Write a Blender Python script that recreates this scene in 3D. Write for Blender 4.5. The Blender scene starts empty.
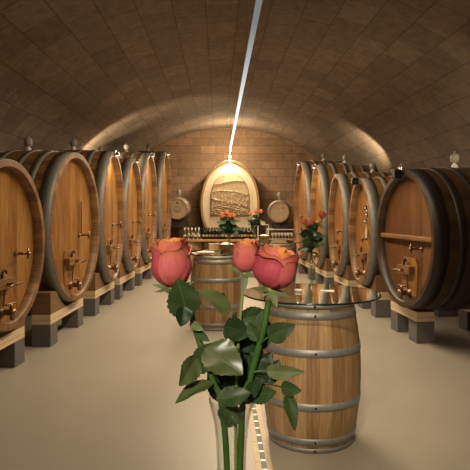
import bpy, math, random
from mathutils import Vector, Matrix
random.seed(7)
S = bpy.context.scene
C = S.collection
PI = math.pi
F, U0, V0, EYE = 560.0, 237.0, 209.0, 1.58

def P(u, v, y):
    """point at distance y whose picture position is (u, v)"""
    return Vector(((u - U0) * y / F, y, EYE - (v - V0) * y / F))

# ------------------------------------------------------------------ materials
def new_mat(name):
    m = bpy.data.materials.new(name); m.use_nodes = True
    nt = m.node_tree; nt.nodes.clear()
    out = nt.nodes.new('ShaderNodeOutputMaterial')
    return m, nt, out

def N(nt, typ, **kw):
    n = nt.nodes.new(typ)
    for k, v in kw.items():
        if k.startswith('i_'):
            key = k[2:]
            key = int(key) if key.isdigit() else key.replace('_', ' ')
            n.inputs[key].default_value = v
        else:
            setattr(n, k, v)
    return n

def math_n(nt, op, a, b=None, clamp=False):
    n = nt.nodes.new('ShaderNodeMath'); n.operation = op; n.use_clamp = clamp
    for i, x in enumerate((a, b)):
        if x is None: continue
        if isinstance(x, (int, float)): n.inputs[i].default_value = x
        else: nt.links.new(x, n.inputs[i])
    return n.outputs[0]

def mix_c(nt, fac, a, b, blend='MIX'):
    n = nt.nodes.new('ShaderNodeMix'); n.data_type = 'RGBA'; n.blend_type = blend
    for sock, x in ((n.inputs[0], fac), (n.inputs[6], a), (n.inputs[7], b)):
        if isinstance(x, (int, float)): sock.default_value = x
        elif isinstance(x, (tuple, list)): sock.default_value = (*x[:3], 1)
        else: nt.links.new(x, sock)
    return n.outputs[2]

def noise(nt, vec, scale, detail=3, rough=.55):
    n = N(nt, 'ShaderNodeTexNoise'); n.inputs['Scale'].default_value = scale
    n.inputs['Detail'].default_value = detail; n.inputs['Roughness'].default_value = rough
    if vec is not None: nt.links.new(vec, n.inputs['Vector'])
    return n.outputs['Fac']

def mapping(nt, vec, scale):
    n = N(nt, 'ShaderNodeMapping'); n.inputs['Scale'].default_value = scale
    nt.links.new(vec, n.inputs['Vector']); return n.outputs[0]

def principled(nt, out, rough=.5, metal=0., spec=.5):
    p = N(nt, 'ShaderNodeBsdfPrincipled'); p.inputs['Roughness'].default_value = rough
    p.inputs['Metallic'].default_value = metal; p.inputs['Specular IOR Level'].default_value = spec
    nt.links.new(p.outputs[0], out.inputs[0]); return p

def bump(nt, p, h, strength=.3, dist=.01):
    b = N(nt, 'ShaderNodeBump'); b.inputs['Strength'].default_value = strength
    b.inputs['Distance'].default_value = dist
    nt.links.new(h, b.inputs['Height']); nt.links.new(b.outputs[0], p.inputs['Normal'])

def plain(name, col, rough=.5, metal=0., var=.12, nscale=30, spec=.5, bmp=0):
    m, nt, out = new_mat(name); p = principled(nt, out, rough, metal, spec)
    tc = N(nt, 'ShaderNodeTexCoord')
    nz = noise(nt, tc.outputs['Object'], nscale)
    c = mix_c(nt, nz, [x * (1 - var * 1.5) for x in col], [min(1, x * (1 + var * 1.5)) for x in col])
    nt.links.new(c, p.inputs['Base Color'])
    if bmp: bump(nt, p, nz, bmp, .005)
    return m

def wood(name, light, dark, plank, rough=.45, grain=14, seam=.012, var=.45, knots=.25):
    """planks across UV x, grain along UV y (metres)"""
    m, nt, out = new_mat(name); p = principled(nt, out, rough, 0, .4)
    uv = N(nt, 'ShaderNodeUVMap'); sep = N(nt, 'ShaderNodeSeparateXYZ'); nt.links.new(uv.outputs[0], sep.inputs[0])
    q = math_n(nt, 'DIVIDE', sep.outputs[0], plank)
    idx = math_n(nt, 'FLOOR', q); fr = math_n(nt, 'FRACT', q)
    wn = N(nt, 'ShaderNodeTexWhiteNoise', noise_dimensions='1D'); nt.links.new(idx, wn.inputs['W'])
    comb = N(nt, 'ShaderNodeCombineXYZ')
    nt.links.new(sep.outputs[0], comb.inputs[0])
    nt.links.new(math_n(nt, 'ADD', sep.outputs[1], math_n(nt, 'MULTIPLY', wn.outputs['Value'], 17.0)), comb.inputs[1])
    oi = N(nt, 'ShaderNodeObjectInfo')
    nt.links.new(math_n(nt, 'MULTIPLY', oi.outputs['Random'], 0.0), comb.inputs[2])
    g = noise(nt, mapping(nt, comb.outputs[0], (grain * 4, grain * .22, 1)), 1.0, 5, .6)
    g2 = noise(nt, mapping(nt, comb.outputs[0], (9, 1.5, 1)), 1.0, 3)
    f = math_n(nt, 'ADD', math_n(nt, 'MULTIPLY', math_n(nt, 'SUBTRACT', g, .26), 1.35), math_n(nt, 'MULTIPLY', math_n(nt, 'SUBTRACT', wn.outputs['Value'], .5), var))
    f = math_n(nt, 'ADD', f, math_n(nt, 'MULTIPLY', math_n(nt, 'SUBTRACT', g2, .5), knots * 2), True)
    c = mix_c(nt, f, dark, light)
    e = math_n(nt, 'MINIMUM', fr, math_n(nt, 'SUBTRACT', 1.0, fr))
    e = math_n(nt, 'LESS_THAN', e, seam)
    c = mix_c(nt, math_n(nt, 'MULTIPLY', e, .55), c, [x * .25 for x in dark])
    nt.links.new(c, p.inputs['Base Color'])
    bump(nt, p, g, .12, .004)
    return m

def blocks(name, col, mortar, w, h, rough=.85, msize=.006, var=.25, ripple=0, bstr=.6):
    m, nt, out = new_mat(name); p = principled(nt, out, rough, 0, .25)
    uv = N(nt, 'ShaderNodeUVMap')
    b = N(nt, 'ShaderNodeTexBrick', offset=.5)
    b.inputs['Scale'].default_value = 1; b.inputs['Mortar Size'].default_value = msize
    b.inputs['Brick Width'].default_value = w; b.inputs['Row Height'].default_value = h
    b.inputs['Mortar Smooth'].default_value = .3; b.inputs['Bias'].default_value = 0
    b.inputs['Color1'].default_value = (*[x * (1 - var) for x in col], 1)
    b.inputs['Color2'].default_value = (*[x * (1 + var * .5) for x in col], 1)
    b.inputs['Mortar'].default_value = (*mortar, 1)
    nt.links.new(uv.outputs[0], b.inputs['Vector'])
    nz = noise(nt, uv.outputs[0], 7, 5, .65)
    c = mix_c(nt, .35, b.outputs['Color'], nz, 'OVERLAY')
    h_ = math_n(nt, 'SUBTRACT', math_n(nt, 'MULTIPLY', nz, .35), math_n(nt, 'MULTIPLY', b.outputs['Fac'], 1.0))
    if ripple:
        r = noise(nt, mapping(nt, uv.outputs[0], (26, 5, 1)), 1, 2)
        r2 = noise(nt, mapping(nt, uv.outputs[0], (4, 9, 1)), 1, 2)
        rr = math_n(nt, 'ADD', math_n(nt, 'MULTIPLY', r, .6), math_n(nt, 'MULTIPLY', r2, .5))
        h_ = math_n(nt, 'ADD', h_, math_n(nt, 'MULTIPLY', rr, ripple))
        c = mix_c(nt, .55, c, rr, 'OVERLAY')
    nt.links.new(c, p.inputs['Base Color'])
    bump(nt, p, h_, bstr, .02)
    return m

def floor_mat():
    m, nt, out = new_mat('polished_concrete'); p = principled(nt, out, .42, 0, .4)
    tc = N(nt, 'ShaderNodeTexCoord')
    a = noise(nt, tc.outputs['Object'], .7, 5, .6); b = noise(nt, tc.outputs['Object'], 60, 3)
    c = mix_c(nt, a, (.285, .25, .20), (.36, .32, .26)); c = mix_c(nt, .12, c, b, 'OVERLAY')
    v = N(nt, 'ShaderNodeTexVoronoi', feature='DISTANCE_TO_EDGE'); v.inputs['Scale'].default_value = .22
    wv = N(nt, 'ShaderNodeVectorMath', operation='ADD'); nz = N(nt, 'ShaderNodeTexNoise'); nz.inputs['Scale'].default_value = 1.6
    nt.links.new(tc.outputs['Object'], nz.inputs['Vector']); nt.links.new(tc.outputs['Object'], wv.inputs[0]); nt.links.new(nz.outputs['Color'], wv.inputs[1])
    nt.links.new(wv.outputs[0], v.inputs['Vector'])
    cr = math_n(nt, 'LESS_THAN', v.outputs['Distance'], .0014)
    c = mix_c(nt, math_n(nt, 'MULTIPLY', cr, .14), c, (.2, .17, .13))
    nt.links.new(c, p.inputs['Base Color'])
    nt.links.new(math_n(nt, 'ADD', math_n(nt, 'MULTIPLY', a, .25), .32), p.inputs['Roughness'])
    return m

def glass_mat(name, tint=(1, 1, 1), gloss=1.0):
    m, nt, out = new_mat(name)
    t = N(nt, 'ShaderNodeBsdfTransparent'); t.inputs[0].default_value = (*tint, 1)
    g = N(nt, 'ShaderNodeBsdfGlossy'); g.inputs['Roughness'].default_value = .02; g.inputs[0].default_value = (1, 1, 1, 1)
    lw = N(nt, 'ShaderNodeLayerWeight'); lw.inputs[0].default_value = .5
    fr = math_n(nt, 'ADD', math_n(nt, 'MULTIPLY', math_n(nt, 'POWER', lw.outputs['Facing'], 4.0), .95), .06)
    mx = N(nt, 'ShaderNodeMixShader')
    nt.links.new(math_n(nt, 'MULTIPLY', fr, gloss, True), mx.inputs[0])
    nt.links.new(t.outputs[0], mx.inputs[1]); nt.links.new(g.outputs[0], mx.inputs[2]); nt.links.new(mx.outputs[0], out.inputs[0])
    return m

def emit_mat(name, col, s):
    m, nt, out = new_mat(name); e = N(nt, 'ShaderNodeEmission'); e.inputs[0].default_value = (*col, 1); e.inputs[1].default_value = s
    nt.links.new(e.outputs[0], out.inputs[0]); return m

def petal_mat(name, base, rim, t0):
    m, nt, out = new_mat(name); p = principled(nt, out, .5, 0, .25)
    uv = N(nt, 'ShaderNodeUVMap'); sep = N(nt, 'ShaderNodeSeparateXYZ'); nt.links.new(uv.outputs[0], sep.inputs[0])
    v = noise(nt, mapping(nt, uv.outputs[0], (16, 2.2, 1)), 1, 4)
    mr = N(nt, 'ShaderNodeMapRange'); mr.inputs[1].default_value = t0; mr.inputs[2].default_value = 1.02
    nt.links.new(math_n(nt, 'ADD', sep.outputs[1], math_n(nt, 'MULTIPLY', math_n(nt, 'SUBTRACT', v, .5), .25)), mr.inputs[0])
    b2 = mix_c(nt, v, [x * .72 for x in base], [min(1, x * 1.18) for x in base])
    c = mix_c(nt, mr.outputs[0], b2, rim)
    nt.links.new(c, p.inputs['Base Color']); bump(nt, p, v, .15, .002)
    p.inputs['Subsurface Weight'].default_value = .12; p.inputs['Subsurface Radius'].default_value = (.01, .004, .002)
    p.inputs['Subsurface Scale'].default_value = .5
    return m

def leaf_mat(name, col, vein, under, rough=.48):
    m, nt, out = new_mat(name); p = principled(nt, out, rough, 0, .5)
    uv = N(nt, 'ShaderNodeUVMap'); sep = N(nt, 'ShaderNodeSeparateXYZ'); nt.links.new(uv.outputs[0], sep.inputs[0])
    ax = math_n(nt, 'ABSOLUTE', math_n(nt, 'SUBTRACT', sep.outputs[0], .5))
    mid = math_n(nt, 'LESS_THAN', ax, .02)
    side = math_n(nt, 'FRACT', math_n(nt, 'SUBTRACT', math_n(nt, 'MULTIPLY', sep.outputs[1], 7), math_n(nt, 'MULTIPLY', ax, 4.5)))
    sv = math_n(nt, 'LESS_THAN', side, .07)
    f = math_n(nt, 'ADD', math_n(nt, 'MULTIPLY', sv, .35), mid, True)
    tc = N(nt, 'ShaderNodeTexCoord'); nz = noise(nt, tc.outputs['Object'], 55, 3)
    c = mix_c(nt, nz, [x * .75 for x in col], [x * 1.25 for x in col])
    c = mix_c(nt, math_n(nt, 'MULTIPLY', f, .6), c, vein)
    geo = N(nt, 'ShaderNodeNewGeometry')
    c = mix_c(nt, math_n(nt, 'MULTIPLY', geo.outputs['Backfacing'], .85), c, under)
    nt.links.new(c, p.inputs['Base Color']); bump(nt, p, math_n(nt, 'SUBTRACT', 1.0, f), .25, .002)
    return m

M = {}
M['oak'] = wood('oak_staves', (.38, .20, .068), (.11, .048, .015), .11)
M['oak_head'] = wood('oak_head', (.52, .275, .082), (.17, .07, .018), .15, .33, var=.34, knots=.32)
M['oak_pale'] = wood('oak_head_pale', (.56, .34, .13), (.32, .17, .055), .14, .42, var=.3)
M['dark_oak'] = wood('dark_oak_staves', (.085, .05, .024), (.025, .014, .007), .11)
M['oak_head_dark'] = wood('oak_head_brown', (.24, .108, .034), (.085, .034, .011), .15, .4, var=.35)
M['barrique'] = wood('barrel_staves', (.57, .385, .195), (.22, .125, .05), .085, .5, grain=18, var=.42)
M['barrique_head'] = wood('barrel_head', (.56, .43, .27), (.36, .25, .14), .1, .6, var=.25)
M['cream'] = plain('carved_cream', (.70, .59, .40), .6, 0, .12, 9)
M['cream_shaded'] = plain('carved_cream_shaded', (.47, .35, .20), .65, 0, .15, 9)  # same cream as the head, darkened so the colour carries the carving's shadows
M['hoop'] = plain('painted_hoop', (.20, .19, .16), .5, .25, .22, 14)
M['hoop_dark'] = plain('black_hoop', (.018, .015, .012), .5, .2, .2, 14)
M['zinc'] = plain('galvanised_hoop', (.30, .30, .295), .5, .5, .18, 22)
M['stone'] = plain('granite_block', (.125, .115, .105), .8, 0, .4, 70, .3, .3)
M['pine'] = wood('pine_beam', (.70, .57, .37), (.52, .40, .24), .3, .6, grain=8, var=.15)
M['saddle'] = wood('brown_timber', (.27, .15, .06), (.14, .07, .028), .3, .6, grain=8, var=.15)
M['vault'] = blocks('vault_blocks', (.228, .174, .126), (.11, .083, .06), .62, .40, .9, .006, .2, 1.1, .55)
M['wallblock'] = blocks('wall_blocks', (.32, .205, .12), (.17, .11, .065), .47, .235, .85, .006, .22, 0, .5)
M['floor'] = floor_mat()
M['glass'] = glass_mat('clear_glass', (.97, .985, .97))
M['glass_edge'] = plain('glass_edge', (.006, .022, .016), .15, 0, .1, 20)
M['glass_top'] = glass_mat('table_glass', (.90, .94, .91), 1.25)
M['steel'] = plain('bright_steel', (.62, .6, .57), .25, 1, .08)
M['brass'] = plain('tap_bronze', (.24, .155, .09), .38, 1, .15)
M['black'] = plain('black_metal', (.02, .018, .016), .45, .3, .1)
M['dkwood'] = plain('dark_rack', (.035, .022, .014), .5, 0, .2)
M['white'] = plain('white_paint', (.72, .68, .60), .5, 0, .05)
M['paper'] = plain('paper', (.78, .74, .66), .7, 0, .04)
M['red'] = plain('red_print', (.55, .09, .06), .6, 0, .1)
M['bottle'] = plain('dark_bottle', (.010, .011, .008), .08, 0, .1)
M['bottle_green'] = plain('olive_bottle', (.10, .10, .03), .1, 0, .1)
M['lab_pink'] = plain('label_pink', (.42, .17, .15), .6); M['lab_cream'] = plain('label_cream', (.44, .36, .19), .6)
M['lab_blue'] = plain('label_blue', (.12, .14, .2), .6); M['lab_white'] = plain('label_white', (.7, .66, .58), .6)
M['lab_green'] = plain('label_green', (.26, .28, .1), .6)
M['wicker'] = wood('wicker', (.42, .25, .10), (.16, .08, .03), .012, .7, 5, .14)
M['cloth'] = plain('white_cloth', (.75, .68, .56), .8, 0, .08)
M['carton'] = plain('carton', (.42, .29, .15), .75)
M['petal'] = petal_mat('petal_coral', (.68, .15, .14), (.80, .27, .14), .66)
M['petal_in'] = petal_mat('petal_orange', (.74, .20, .13), (.88, .38, .10), .62)
M['petal_deep'] = petal_mat('petal_rose', (.54, .085, .105), (.72, .22, .15), .8)
M['leaf_dark'] = leaf_mat('leaf_dark', (.020, .043, .010), (.05, .085, .025), (.08, .11, .045))
M['leaf_mid'] = leaf_mat('leaf_mid', (.040, .074, .018), (.09, .14, .045), (.11, .15, .06))
M['leaf_pale'] = leaf_mat('leaf_pale', (.135, .165, .06), (.2, .24, .11), (.18, .21, .09))
M['leaf_olive'] = leaf_mat('leaf_olive', (.075, .105, .030), (.14, .18, .07), (.13, .16, .06), .34)
M['stem'] = plain('stem_green', (.055, .14, .025), .45, 0, .25, 40)
M['stem_pale'] = plain('stem_pale', (.22, .26, .07), .5, 0, .2, 40)
def grate_mat():
    m, nt, out = new_mat('drain_grate'); p = principled(nt, out, .4, .6)
    tc = N(nt, 'ShaderNodeTexCoord'); sp = N(nt, 'ShaderNodeSeparateXYZ'); nt.links.new(tc.outputs['Object'], sp.inputs[0])
    f = math_n(nt, 'LESS_THAN', math_n(nt, 'FRACT', math_n(nt, 'DIVIDE', sp.outputs[1], .13)), .16)
    nt.links.new(mix_c(nt, f, (.015, .012, .01), (.6, .56, .5)), p.inputs['Base Color']); return m
M['grate'] = grate_mat()
M['tag'] = plain('slate_board', (.05, .04, .035), .5)

# ------------------------------------------------------------------ mesh builder
class MB:
    def __init__(s): s.v = []; s.f = []; s.uv = []; s.mi = []; s.sm = []
    def face(s, idx, uvs=None, mi=0, smooth=True):
        s.f.append(tuple(idx)); s.mi.append(mi); s.sm.append(smooth)
        s.uv.append(uvs)
    def add(s, pts):
        b = len(s.v); s.v += [tuple(p) for p in pts]; return b
    def box(s, lo, hi, mi=0, mat=None, ch=0.0):
        """box with chamfered edges when ch > 0"""
        lo = Vector(lo); hi = Vector(hi)
        if ch <= 0:
            pts = [(x, y, z) for x in (lo.x, hi.x) for y in (lo.y, hi.y) for z in (lo.z, hi.z)]
            fs = [(0, 1, 3, 2), (4, 6, 7, 5), (0, 4, 5, 1), (2, 3, 7, 6), (0, 2, 6, 4), (1, 5, 7, 3)]
        else:
            import bmesh
            bm = bmesh.new(); bmesh.ops.create_cube(bm, size=1)
            for v in bm.verts: v.co = Vector(((lo.x + hi.x) / 2 + v.co.x * (hi.x - lo.x), (lo.y + hi.y) / 2 + v.co.y * (hi.y - lo.y), (lo.z + hi.z) / 2 + v.co.z * (hi.z - lo.z)))
            bmesh.ops.bevel(bm, geom=bm.edges[:], offset=ch, segments=2, affect='EDGES', profile=.6)
            bm.verts.index_update(); pts = [v.co.copy() for v in bm.verts]; fs = [tuple(v.index for v in f.verts) for f in bm.faces]; bm.free()
        if mat is not None: pts = [mat @ Vector(p) for p in pts]
        b = s.add(pts)
        for f in fs: s.face([b + i for i in f], None, mi, False)
        return s
    def lathe(s, prof, n=24, mat=None, mi=0, uvscale=None, a0=0, a1=2 * PI, smooth=True):
        """profile of (r, z) turned about local z"""
        full = abs(a1 - a0 - 2 * PI) < 1e-6
        m = n if full else n + 1
        b = len(s.v); ring = []
        for (r, z) in prof:
            row = []
            for k in range(m):
                a = a0 + (a1 - a0) * k / n
                p = Vector((r * math.cos(a), r * math.sin(a), z))
                s.v.append(tuple(mat @ p if mat is not None else p)); row.append(len(s.v) - 1)
            ring.append(row)
        L = [0]
        for i in range(1, len(prof)): L.append(L[-1] + math.hypot(prof[i][0] - prof[i - 1][0], prof[i][1] - prof[i - 1][1]))
        R = max(p[0] for p in prof)
        for i in range(len(prof) - 1):
            for k in range(n):
                k2 = (k + 1) % m
                u0, u1 = R * (a0 + (a1 - a0) * k / n), R * (a0 + (a1 - a0) * (k + 1) / n)
                s.face((ring[i][k], ring[i][k2], ring[i + 1][k2], ring[i + 1][k]), [(u0, L[i]), (u1, L[i]), (u1, L[i + 1]), (u0, L[i + 1])], mi, smooth)
        return s
    def disc(s, r, z, n=32, mat=None, mi=0, up=True):
        pts = [Vector((r * math.cos(2 * PI * k / n), r * math.sin(2 * PI * k / n), z)) for k in range(n)]
        uv = [(p.x, p.y) for p in pts]
        if mat is not None: pts = [mat @ p for p in pts]
        b = s.add(pts); idx = [b + k for k in range(n)]
        if not up: idx = idx[::-1]; uv = uv[::-1]
        s.face(idx, uv, mi, False); return s
    def tube(s, path, rad, n=10, mi=0, caps=True):
        path = [Vector(p) for p in path]
        rads = rad if isinstance(rad, (list, tuple)) else [rad] * len(path)
        rows = []; prev = None; L = 0
        for i, p in enumerate(path):
            t = (path[min(i + 1, len(path) - 1)] - path[max(i - 1, 0)]).normalized()
            if prev is None:
                prev = t.orthogonal().normalized()
            x = (prev - t * prev.dot(t)).normalized(); y = t.cross(x); prev = x
            b = s.add([p + (x * math.cos(2 * PI * k / n) + y * math.sin(2 * PI * k / n)) * rads[i] for k in range(n)])
            rows.append([b + k for k in range(n)])
        for i in range(len(rows) - 1):
            L2 = L + (path[i + 1] - path[i]).length
            for k in range(n):
                k2 = (k + 1) % n
                s.face((rows[i][k], rows[i][k2], rows[i + 1][k2], rows[i + 1][k]), [(k * .01, L), (k * .01 + .01, L), (k * .01 + .01, L2), (k * .01, L2)], mi, True)
            L = L2
        if caps:
            s.face(rows[0][::-1], None, mi, False); s.face(rows[-1], None, mi, False)
        return s
    def grid(s, pts, uvs=None, mi=0, smooth=True, flip=False):
        nr, nc = len(pts), len(pts[0]); b = len(s.v)
        for r in pts: s.v += [tuple(p) for p in r]
        for i in range(nr - 1):
            for j in range(nc - 1):
                q = [b + i * nc + j, b + i * nc + j + 1, b + (i + 1) * nc + j + 1, b + (i + 1) * nc + j]
                uu = [uvs[i][j], uvs[i][j + 1], uvs[i + 1][j + 1], uvs[i + 1][j]] if uvs else None
                if flip: q = q[::-1]; uu = uu[::-1] if uu else None
                s.face(q, uu, mi, smooth)
        return s
    def build(s, name, mats, parent=None):
        me = bpy.data.meshes.new(name); me.from_pydata(s.v, [], s.f)
        if not isinstance(mats, (list, tuple)): mats = [mats]
        for m in mats: me.materials.append(m)
        me.polygons.foreach_set('material_index', s.mi); me.polygons.foreach_set('use_smooth', s.sm)
        uvl = me.uv_layers.new(name='UVMap')
        for poly, uv in zip(me.polygons, s.uv):
            if uv is None:
                n = poly.normal; a = [abs(x) for x in n]; k = a.index(max(a))
                for li in poly.loop_indices:
                    c = me.vertices[me.loops[li].vertex_index].co
                    # grain along the longest horizontal direction of boxes (local x)
                    uvl.data[li].uv = ((c.z, c.x) if k == 1 else (c.y, c.x) if k == 2 else (c.z, c.y))
            else:
                for li, q in zip(poly.loop_indices, uv): uvl.data[li].uv = q
        me.update()
        o = bpy.data.objects.new(name, me); C.objects.link(o)
        if parent is not None: o.parent = parent
        return o

def empty(name, loc=(0, 0, 0), rot=(0, 0, 0)):
    o = bpy.data.objects.new(name, None); C.objects.link(o)
    o.location = loc; o.rotation_euler = rot; o.empty_display_size = .1
    return o
def tag(o, label, cat, group=None):
    o['label'] = label; o['category'] = cat
    if group: o['group'] = group
    return o
def thing(name, label, cat, loc=(0, 0, 0), rot=(0, 0, 0), group=None):
    return tag(empty(name, loc, rot), label, cat, group)
def struct(o):
    o['kind'] = 'structure'; return o
def copy_tree(o, parent=None):
    c = o.copy(); C.objects.link(c)
    if parent is not None: c.parent = parent
    for ch in list(o.children): copy_tree(ch, c)
    return c

# ------------------------------------------------------------------ the room (its axis turned 1.9 degrees from the camera's)
RX, RA = .325, .033
def room(x, y, z=0): return Vector((RX + x * math.cos(RA) - y * math.sin(RA), x * math.sin(RA) + y * math.cos(RA), z))
def roomed(o): o.location = (RX, 0, 0); o.rotation_euler = (0, 0, RA); return struct(o)
VR, VC, HW, YB, YF = 4.5, -.43, 3.95, 17.2, -4.0
ZS = VC + math.sqrt(VR ** 2 - HW ** 2); A0 = math.asin(HW / VR)
m = MB(); m.grid([[(-6, YF - .2, 0), (6, YF - .2, 0)], [(-6, YB + .3, 0), (6, YB + .3, 0)]]); roomed(m.build('floor', M['floor']))
m = MB(); rows = []; uvs = []
NA = 64
for j in range(43):
    y = YF + (YB - YF) * j / 42
    rows.append([(VR * math.sin(-A0 + 2 * A0 * k / NA), y, VC + VR * math.cos(-A0 + 2 * A0 * k / NA)) for k in range(NA + 1)])
    uvs.append([(y, VR * 2 * A0 * k / NA + .06) for k in range(NA + 1)])
m.grid(rows, uvs, flip=True)
roomed(m.build('ceiling', M['vault']))
for sx, nm in ((-1, 'left'), (1, 'right')):
    m = MB(); x = sx * HW
    m.grid([[(x, YF, 0), (x, YB, 0)], [(x, YF, ZS), (x, YB, ZS)]], [[(YF, 0), (YB, 0)], [(YF, ZS), (YB, ZS)]], flip=sx < 0, smooth=False)
    roomed(m.build('wall_' + nm, M['wallblock']))
for y, nm in ((YB, 'back'), (YF, 'front')):
    m = MB(); pts = [(-HW, y, 0), (HW, y, 0)] + [(VR * math.sin(a), y, VC + VR * math.cos(a)) for a in [A0 - 2 * A0 * k / NA for k in range(NA + 1)]]
    b = m.add(pts); m.face(range(len(pts)), [(p[0] + .17, p[2]) for p in pts], 0, False)
    roomed(m.build('wall_' + nm, M['wallblock']))

# floor drain running along the aisle
d = thing('floor_drain', 'long narrow slotted drain channel set in the concrete floor', 'drain', room(-.045, 2.6, 0), (0, 0, RA))
m = MB()
for sx in (-1, 1): m.box((sx * .034 - .017, 0, .0005), (sx * .034 + .017, 12.0, .004))
m.build('frame', M['pine'], d)
m = MB(); m.box((-.017, 0, .0004), (.017, 12.0, .0012)); m.build('slot', M['black'], d)
m = MB(); m.box((-.014, 0, .0013), (.014, 12.0, .0028)); m.build('grate', M['grate'], d)

# ------------------------------------------------------------------ oval casks
def ell(a, b, t): return a * math.cos(t), b * math.sin(t)

def cask_body(W, H, L, th=.055, rec=.10, mat='oak', parent=None):
    n = 72; rows = []; uvs = []
    per = PI * (W + H) / 2
    a, b = W / 2, H / 2
    ys = [L * k / 14 for k in range(15)]
    def sc(y): return .045 * (1 - (2 * y / L - 1) ** 2)
    prof = [(-th, rec + .02), (-th, .0)] + [(sc(y), y) for y in ys] + [(-th, L)]
    Lc = 0; prev = None
    for (off, y) in prof:
        if prev: Lc += math.hypot(off - prev[0], y - prev[1])
        prev = (off, y)
        rows.append([(*(lambda p: (p[0], y, p[1]))(ell(a + off, b + off, 2 * PI * k / n)),) for k in range(n + 1)])
        uvs.append([(per * k / n, Lc) for k in range(n + 1)])
    m = MB(); m.grid(rows, uvs, flip=False)
    # sharp rim: flat shading on the annulus rows
    for i in range(n): m.sm[n + i] = False
    o = m.build('staves', M[mat], parent)
    return sc

def ellipse_disc(m, a, b, y, n=48, dish=.0):
    rings = [0.0, .35, .7, .9, 1.0]
    rows = [[(a * r * math.cos(2 * PI * k / n), y + dish * (1 - r * r), b * r * math.sin(2 * PI * k / n)) for k in range(n + 1)] for r in rings]
    uvs = [[(p[0], p[2]) for p in row] for row in rows]
    m.grid(rows, uvs, flip=True)

def hoop_bm(W, H, sc, y0, y1, t=.01, n=72):
    a, b = W / 2, H / 2; m = MB()
    rows = []
    for (y, e) in ((y0, 0.001), (y0, t), (y1, t), (y1, 0.001)):
        o = sc(y) + e
        rows.append([(*(lambda p: (p[0], y, p[1]))(ell(a + o, b + o, 2 * PI * k / n)),) for k in range(n + 1)])
    m.grid(rows, [[(k * .05, i * .05) for k in range(n + 1)] for i in range(4)], flip=False)
    for i in range(3 * n): m.sm[i] = (n <= i < 2 * n)
    return m

def fittings(t, W, H, yh, tapx=.28, big=False):
    b = H / 2; a = W / 2
    # little door low in the head
    zc = -.56 * b
    m = MB(); w0, w1, h = .17, .21, .22
    pts = [(-w0, zc - h), (w0, zc - h), (w1, zc + h * .55), (w1 * .75, zc + h), (-w1 * .75, zc + h), (-w1, zc + h * .55)]
    f = m.add([(x, yh - .012, z) for x, z in pts]); g = m.add([(x, yh + .01, z) for x, z in pts])
    m.face([f + k for k in range(6)], [(p[0], p[1]) for p in pts], 0, False)
    for k in range(6): m.face([f + (k + 1) % 6, f + k, g + k, g + (k + 1) % 6], None, 0, False)
    door = m.build('door', M['oak_head'], t)
    m = MB(); m.box((-.19, yh - .085, zc + .03), (.13, yh - .014, zc + .13), ch=.012)
    m.build('door_bar', M['oak'], door)
    m = MB(); m.tube([(-.02, yh - .02, zc + .08), (-.02, yh - .19, zc + .08)], .014, 10)
    m.tube([(-.02, yh - .16, zc + .08), (.12, yh - .17, zc + .08)], [.016, .01], 8)
    m.tube([(-.02, yh - .16, zc + .08), (-.13, yh - .165, zc + .075)], [.012, .007], 8)
    m.build('door_screw', M['brass'], door)
    m = MB(); m.tube([(-.06, yh - .05, zc + .13), (-.055, yh - .055, zc + .19), (-.02, yh - .06, zc + .215), (.01, yh - .06, zc + .18)], .012, 8)
    m.build('door_hook', M['black'], door)
    # drain tap at the bottom
    z2 = -.80 * b
    m = MB(); mt = Matrix.Translation((0, yh, z2)) @ Matrix.Rotation(PI / 2, 4, 'X')
    m.lathe([(.0, 0), (.055, 0), (.055, .02), (.03, .03), (.028, .10), (.04, .11), (.04, .15), (.0, .155)], 14, mt)
    m.tube([(0, yh - .12, z2), (0, yh - .125, z2 - .07)], [.024, .02], 10)
    m.tube([(0, yh - .11, z2 + .02), (0, yh - .11, z2 + .085)], [.016, .012], 8)
    m.tube([(-.09, yh - .11, z2 + .085), (.09, yh - .11, z2 + .085)], .010, 8)
    m.tube([(0, yh - .03, z2 + .05), (0.0, yh - .05, zc + .05)], .008, 8)
    m.build('drain_tap', M['brass'], t)
    # tasting tap at mid height
    z3 = -.13 * b
    m = MB(); mt = Matrix.Translation((tapx, yh, z3)) @ Matrix.Rotation(PI / 2, 4, 'X')
    m.lathe([(0, 0), (.03, 0), (.03, .012), (.014, .018), (.013, .12), (.02, .125), (.02, .15), (0, .152)], 12, mt)
    m.tube([(tapx, yh - .13, z3 + .06), (tapx, yh - .13, z3 - .05)], [.008, .012], 8)
    m.tube([(tapx - .05, yh - .10, z3), (tapx + .05, yh - .10, z3)], .007, 8)
    m.build('tasting_tap', M['brass'], t)

def airlock(t, y, z, name='airlock'):
    m = MB(); mt = Matrix.Translation((0, y, z)) @ Matrix.Scale(.72, 4)
    m.lathe([(0, -.005), (.055, 0), (.05, .05), (.03, .06), (.025, .08)], 14, mt)
    o = m.build(name, M['white'], t)
    m = MB(); m.lathe([(.022, .08), (.07, .10), (.075, .20), (.05, .23), (.02, .24), (.018, .28), (.0, .285)], 14, mt)
    m.build('glass_bubbler', M['glass_white'], o)
M['glass_white'] = plain('milky_glass', (.34, .31, .26), .12, 0, .5, 24)

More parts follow.
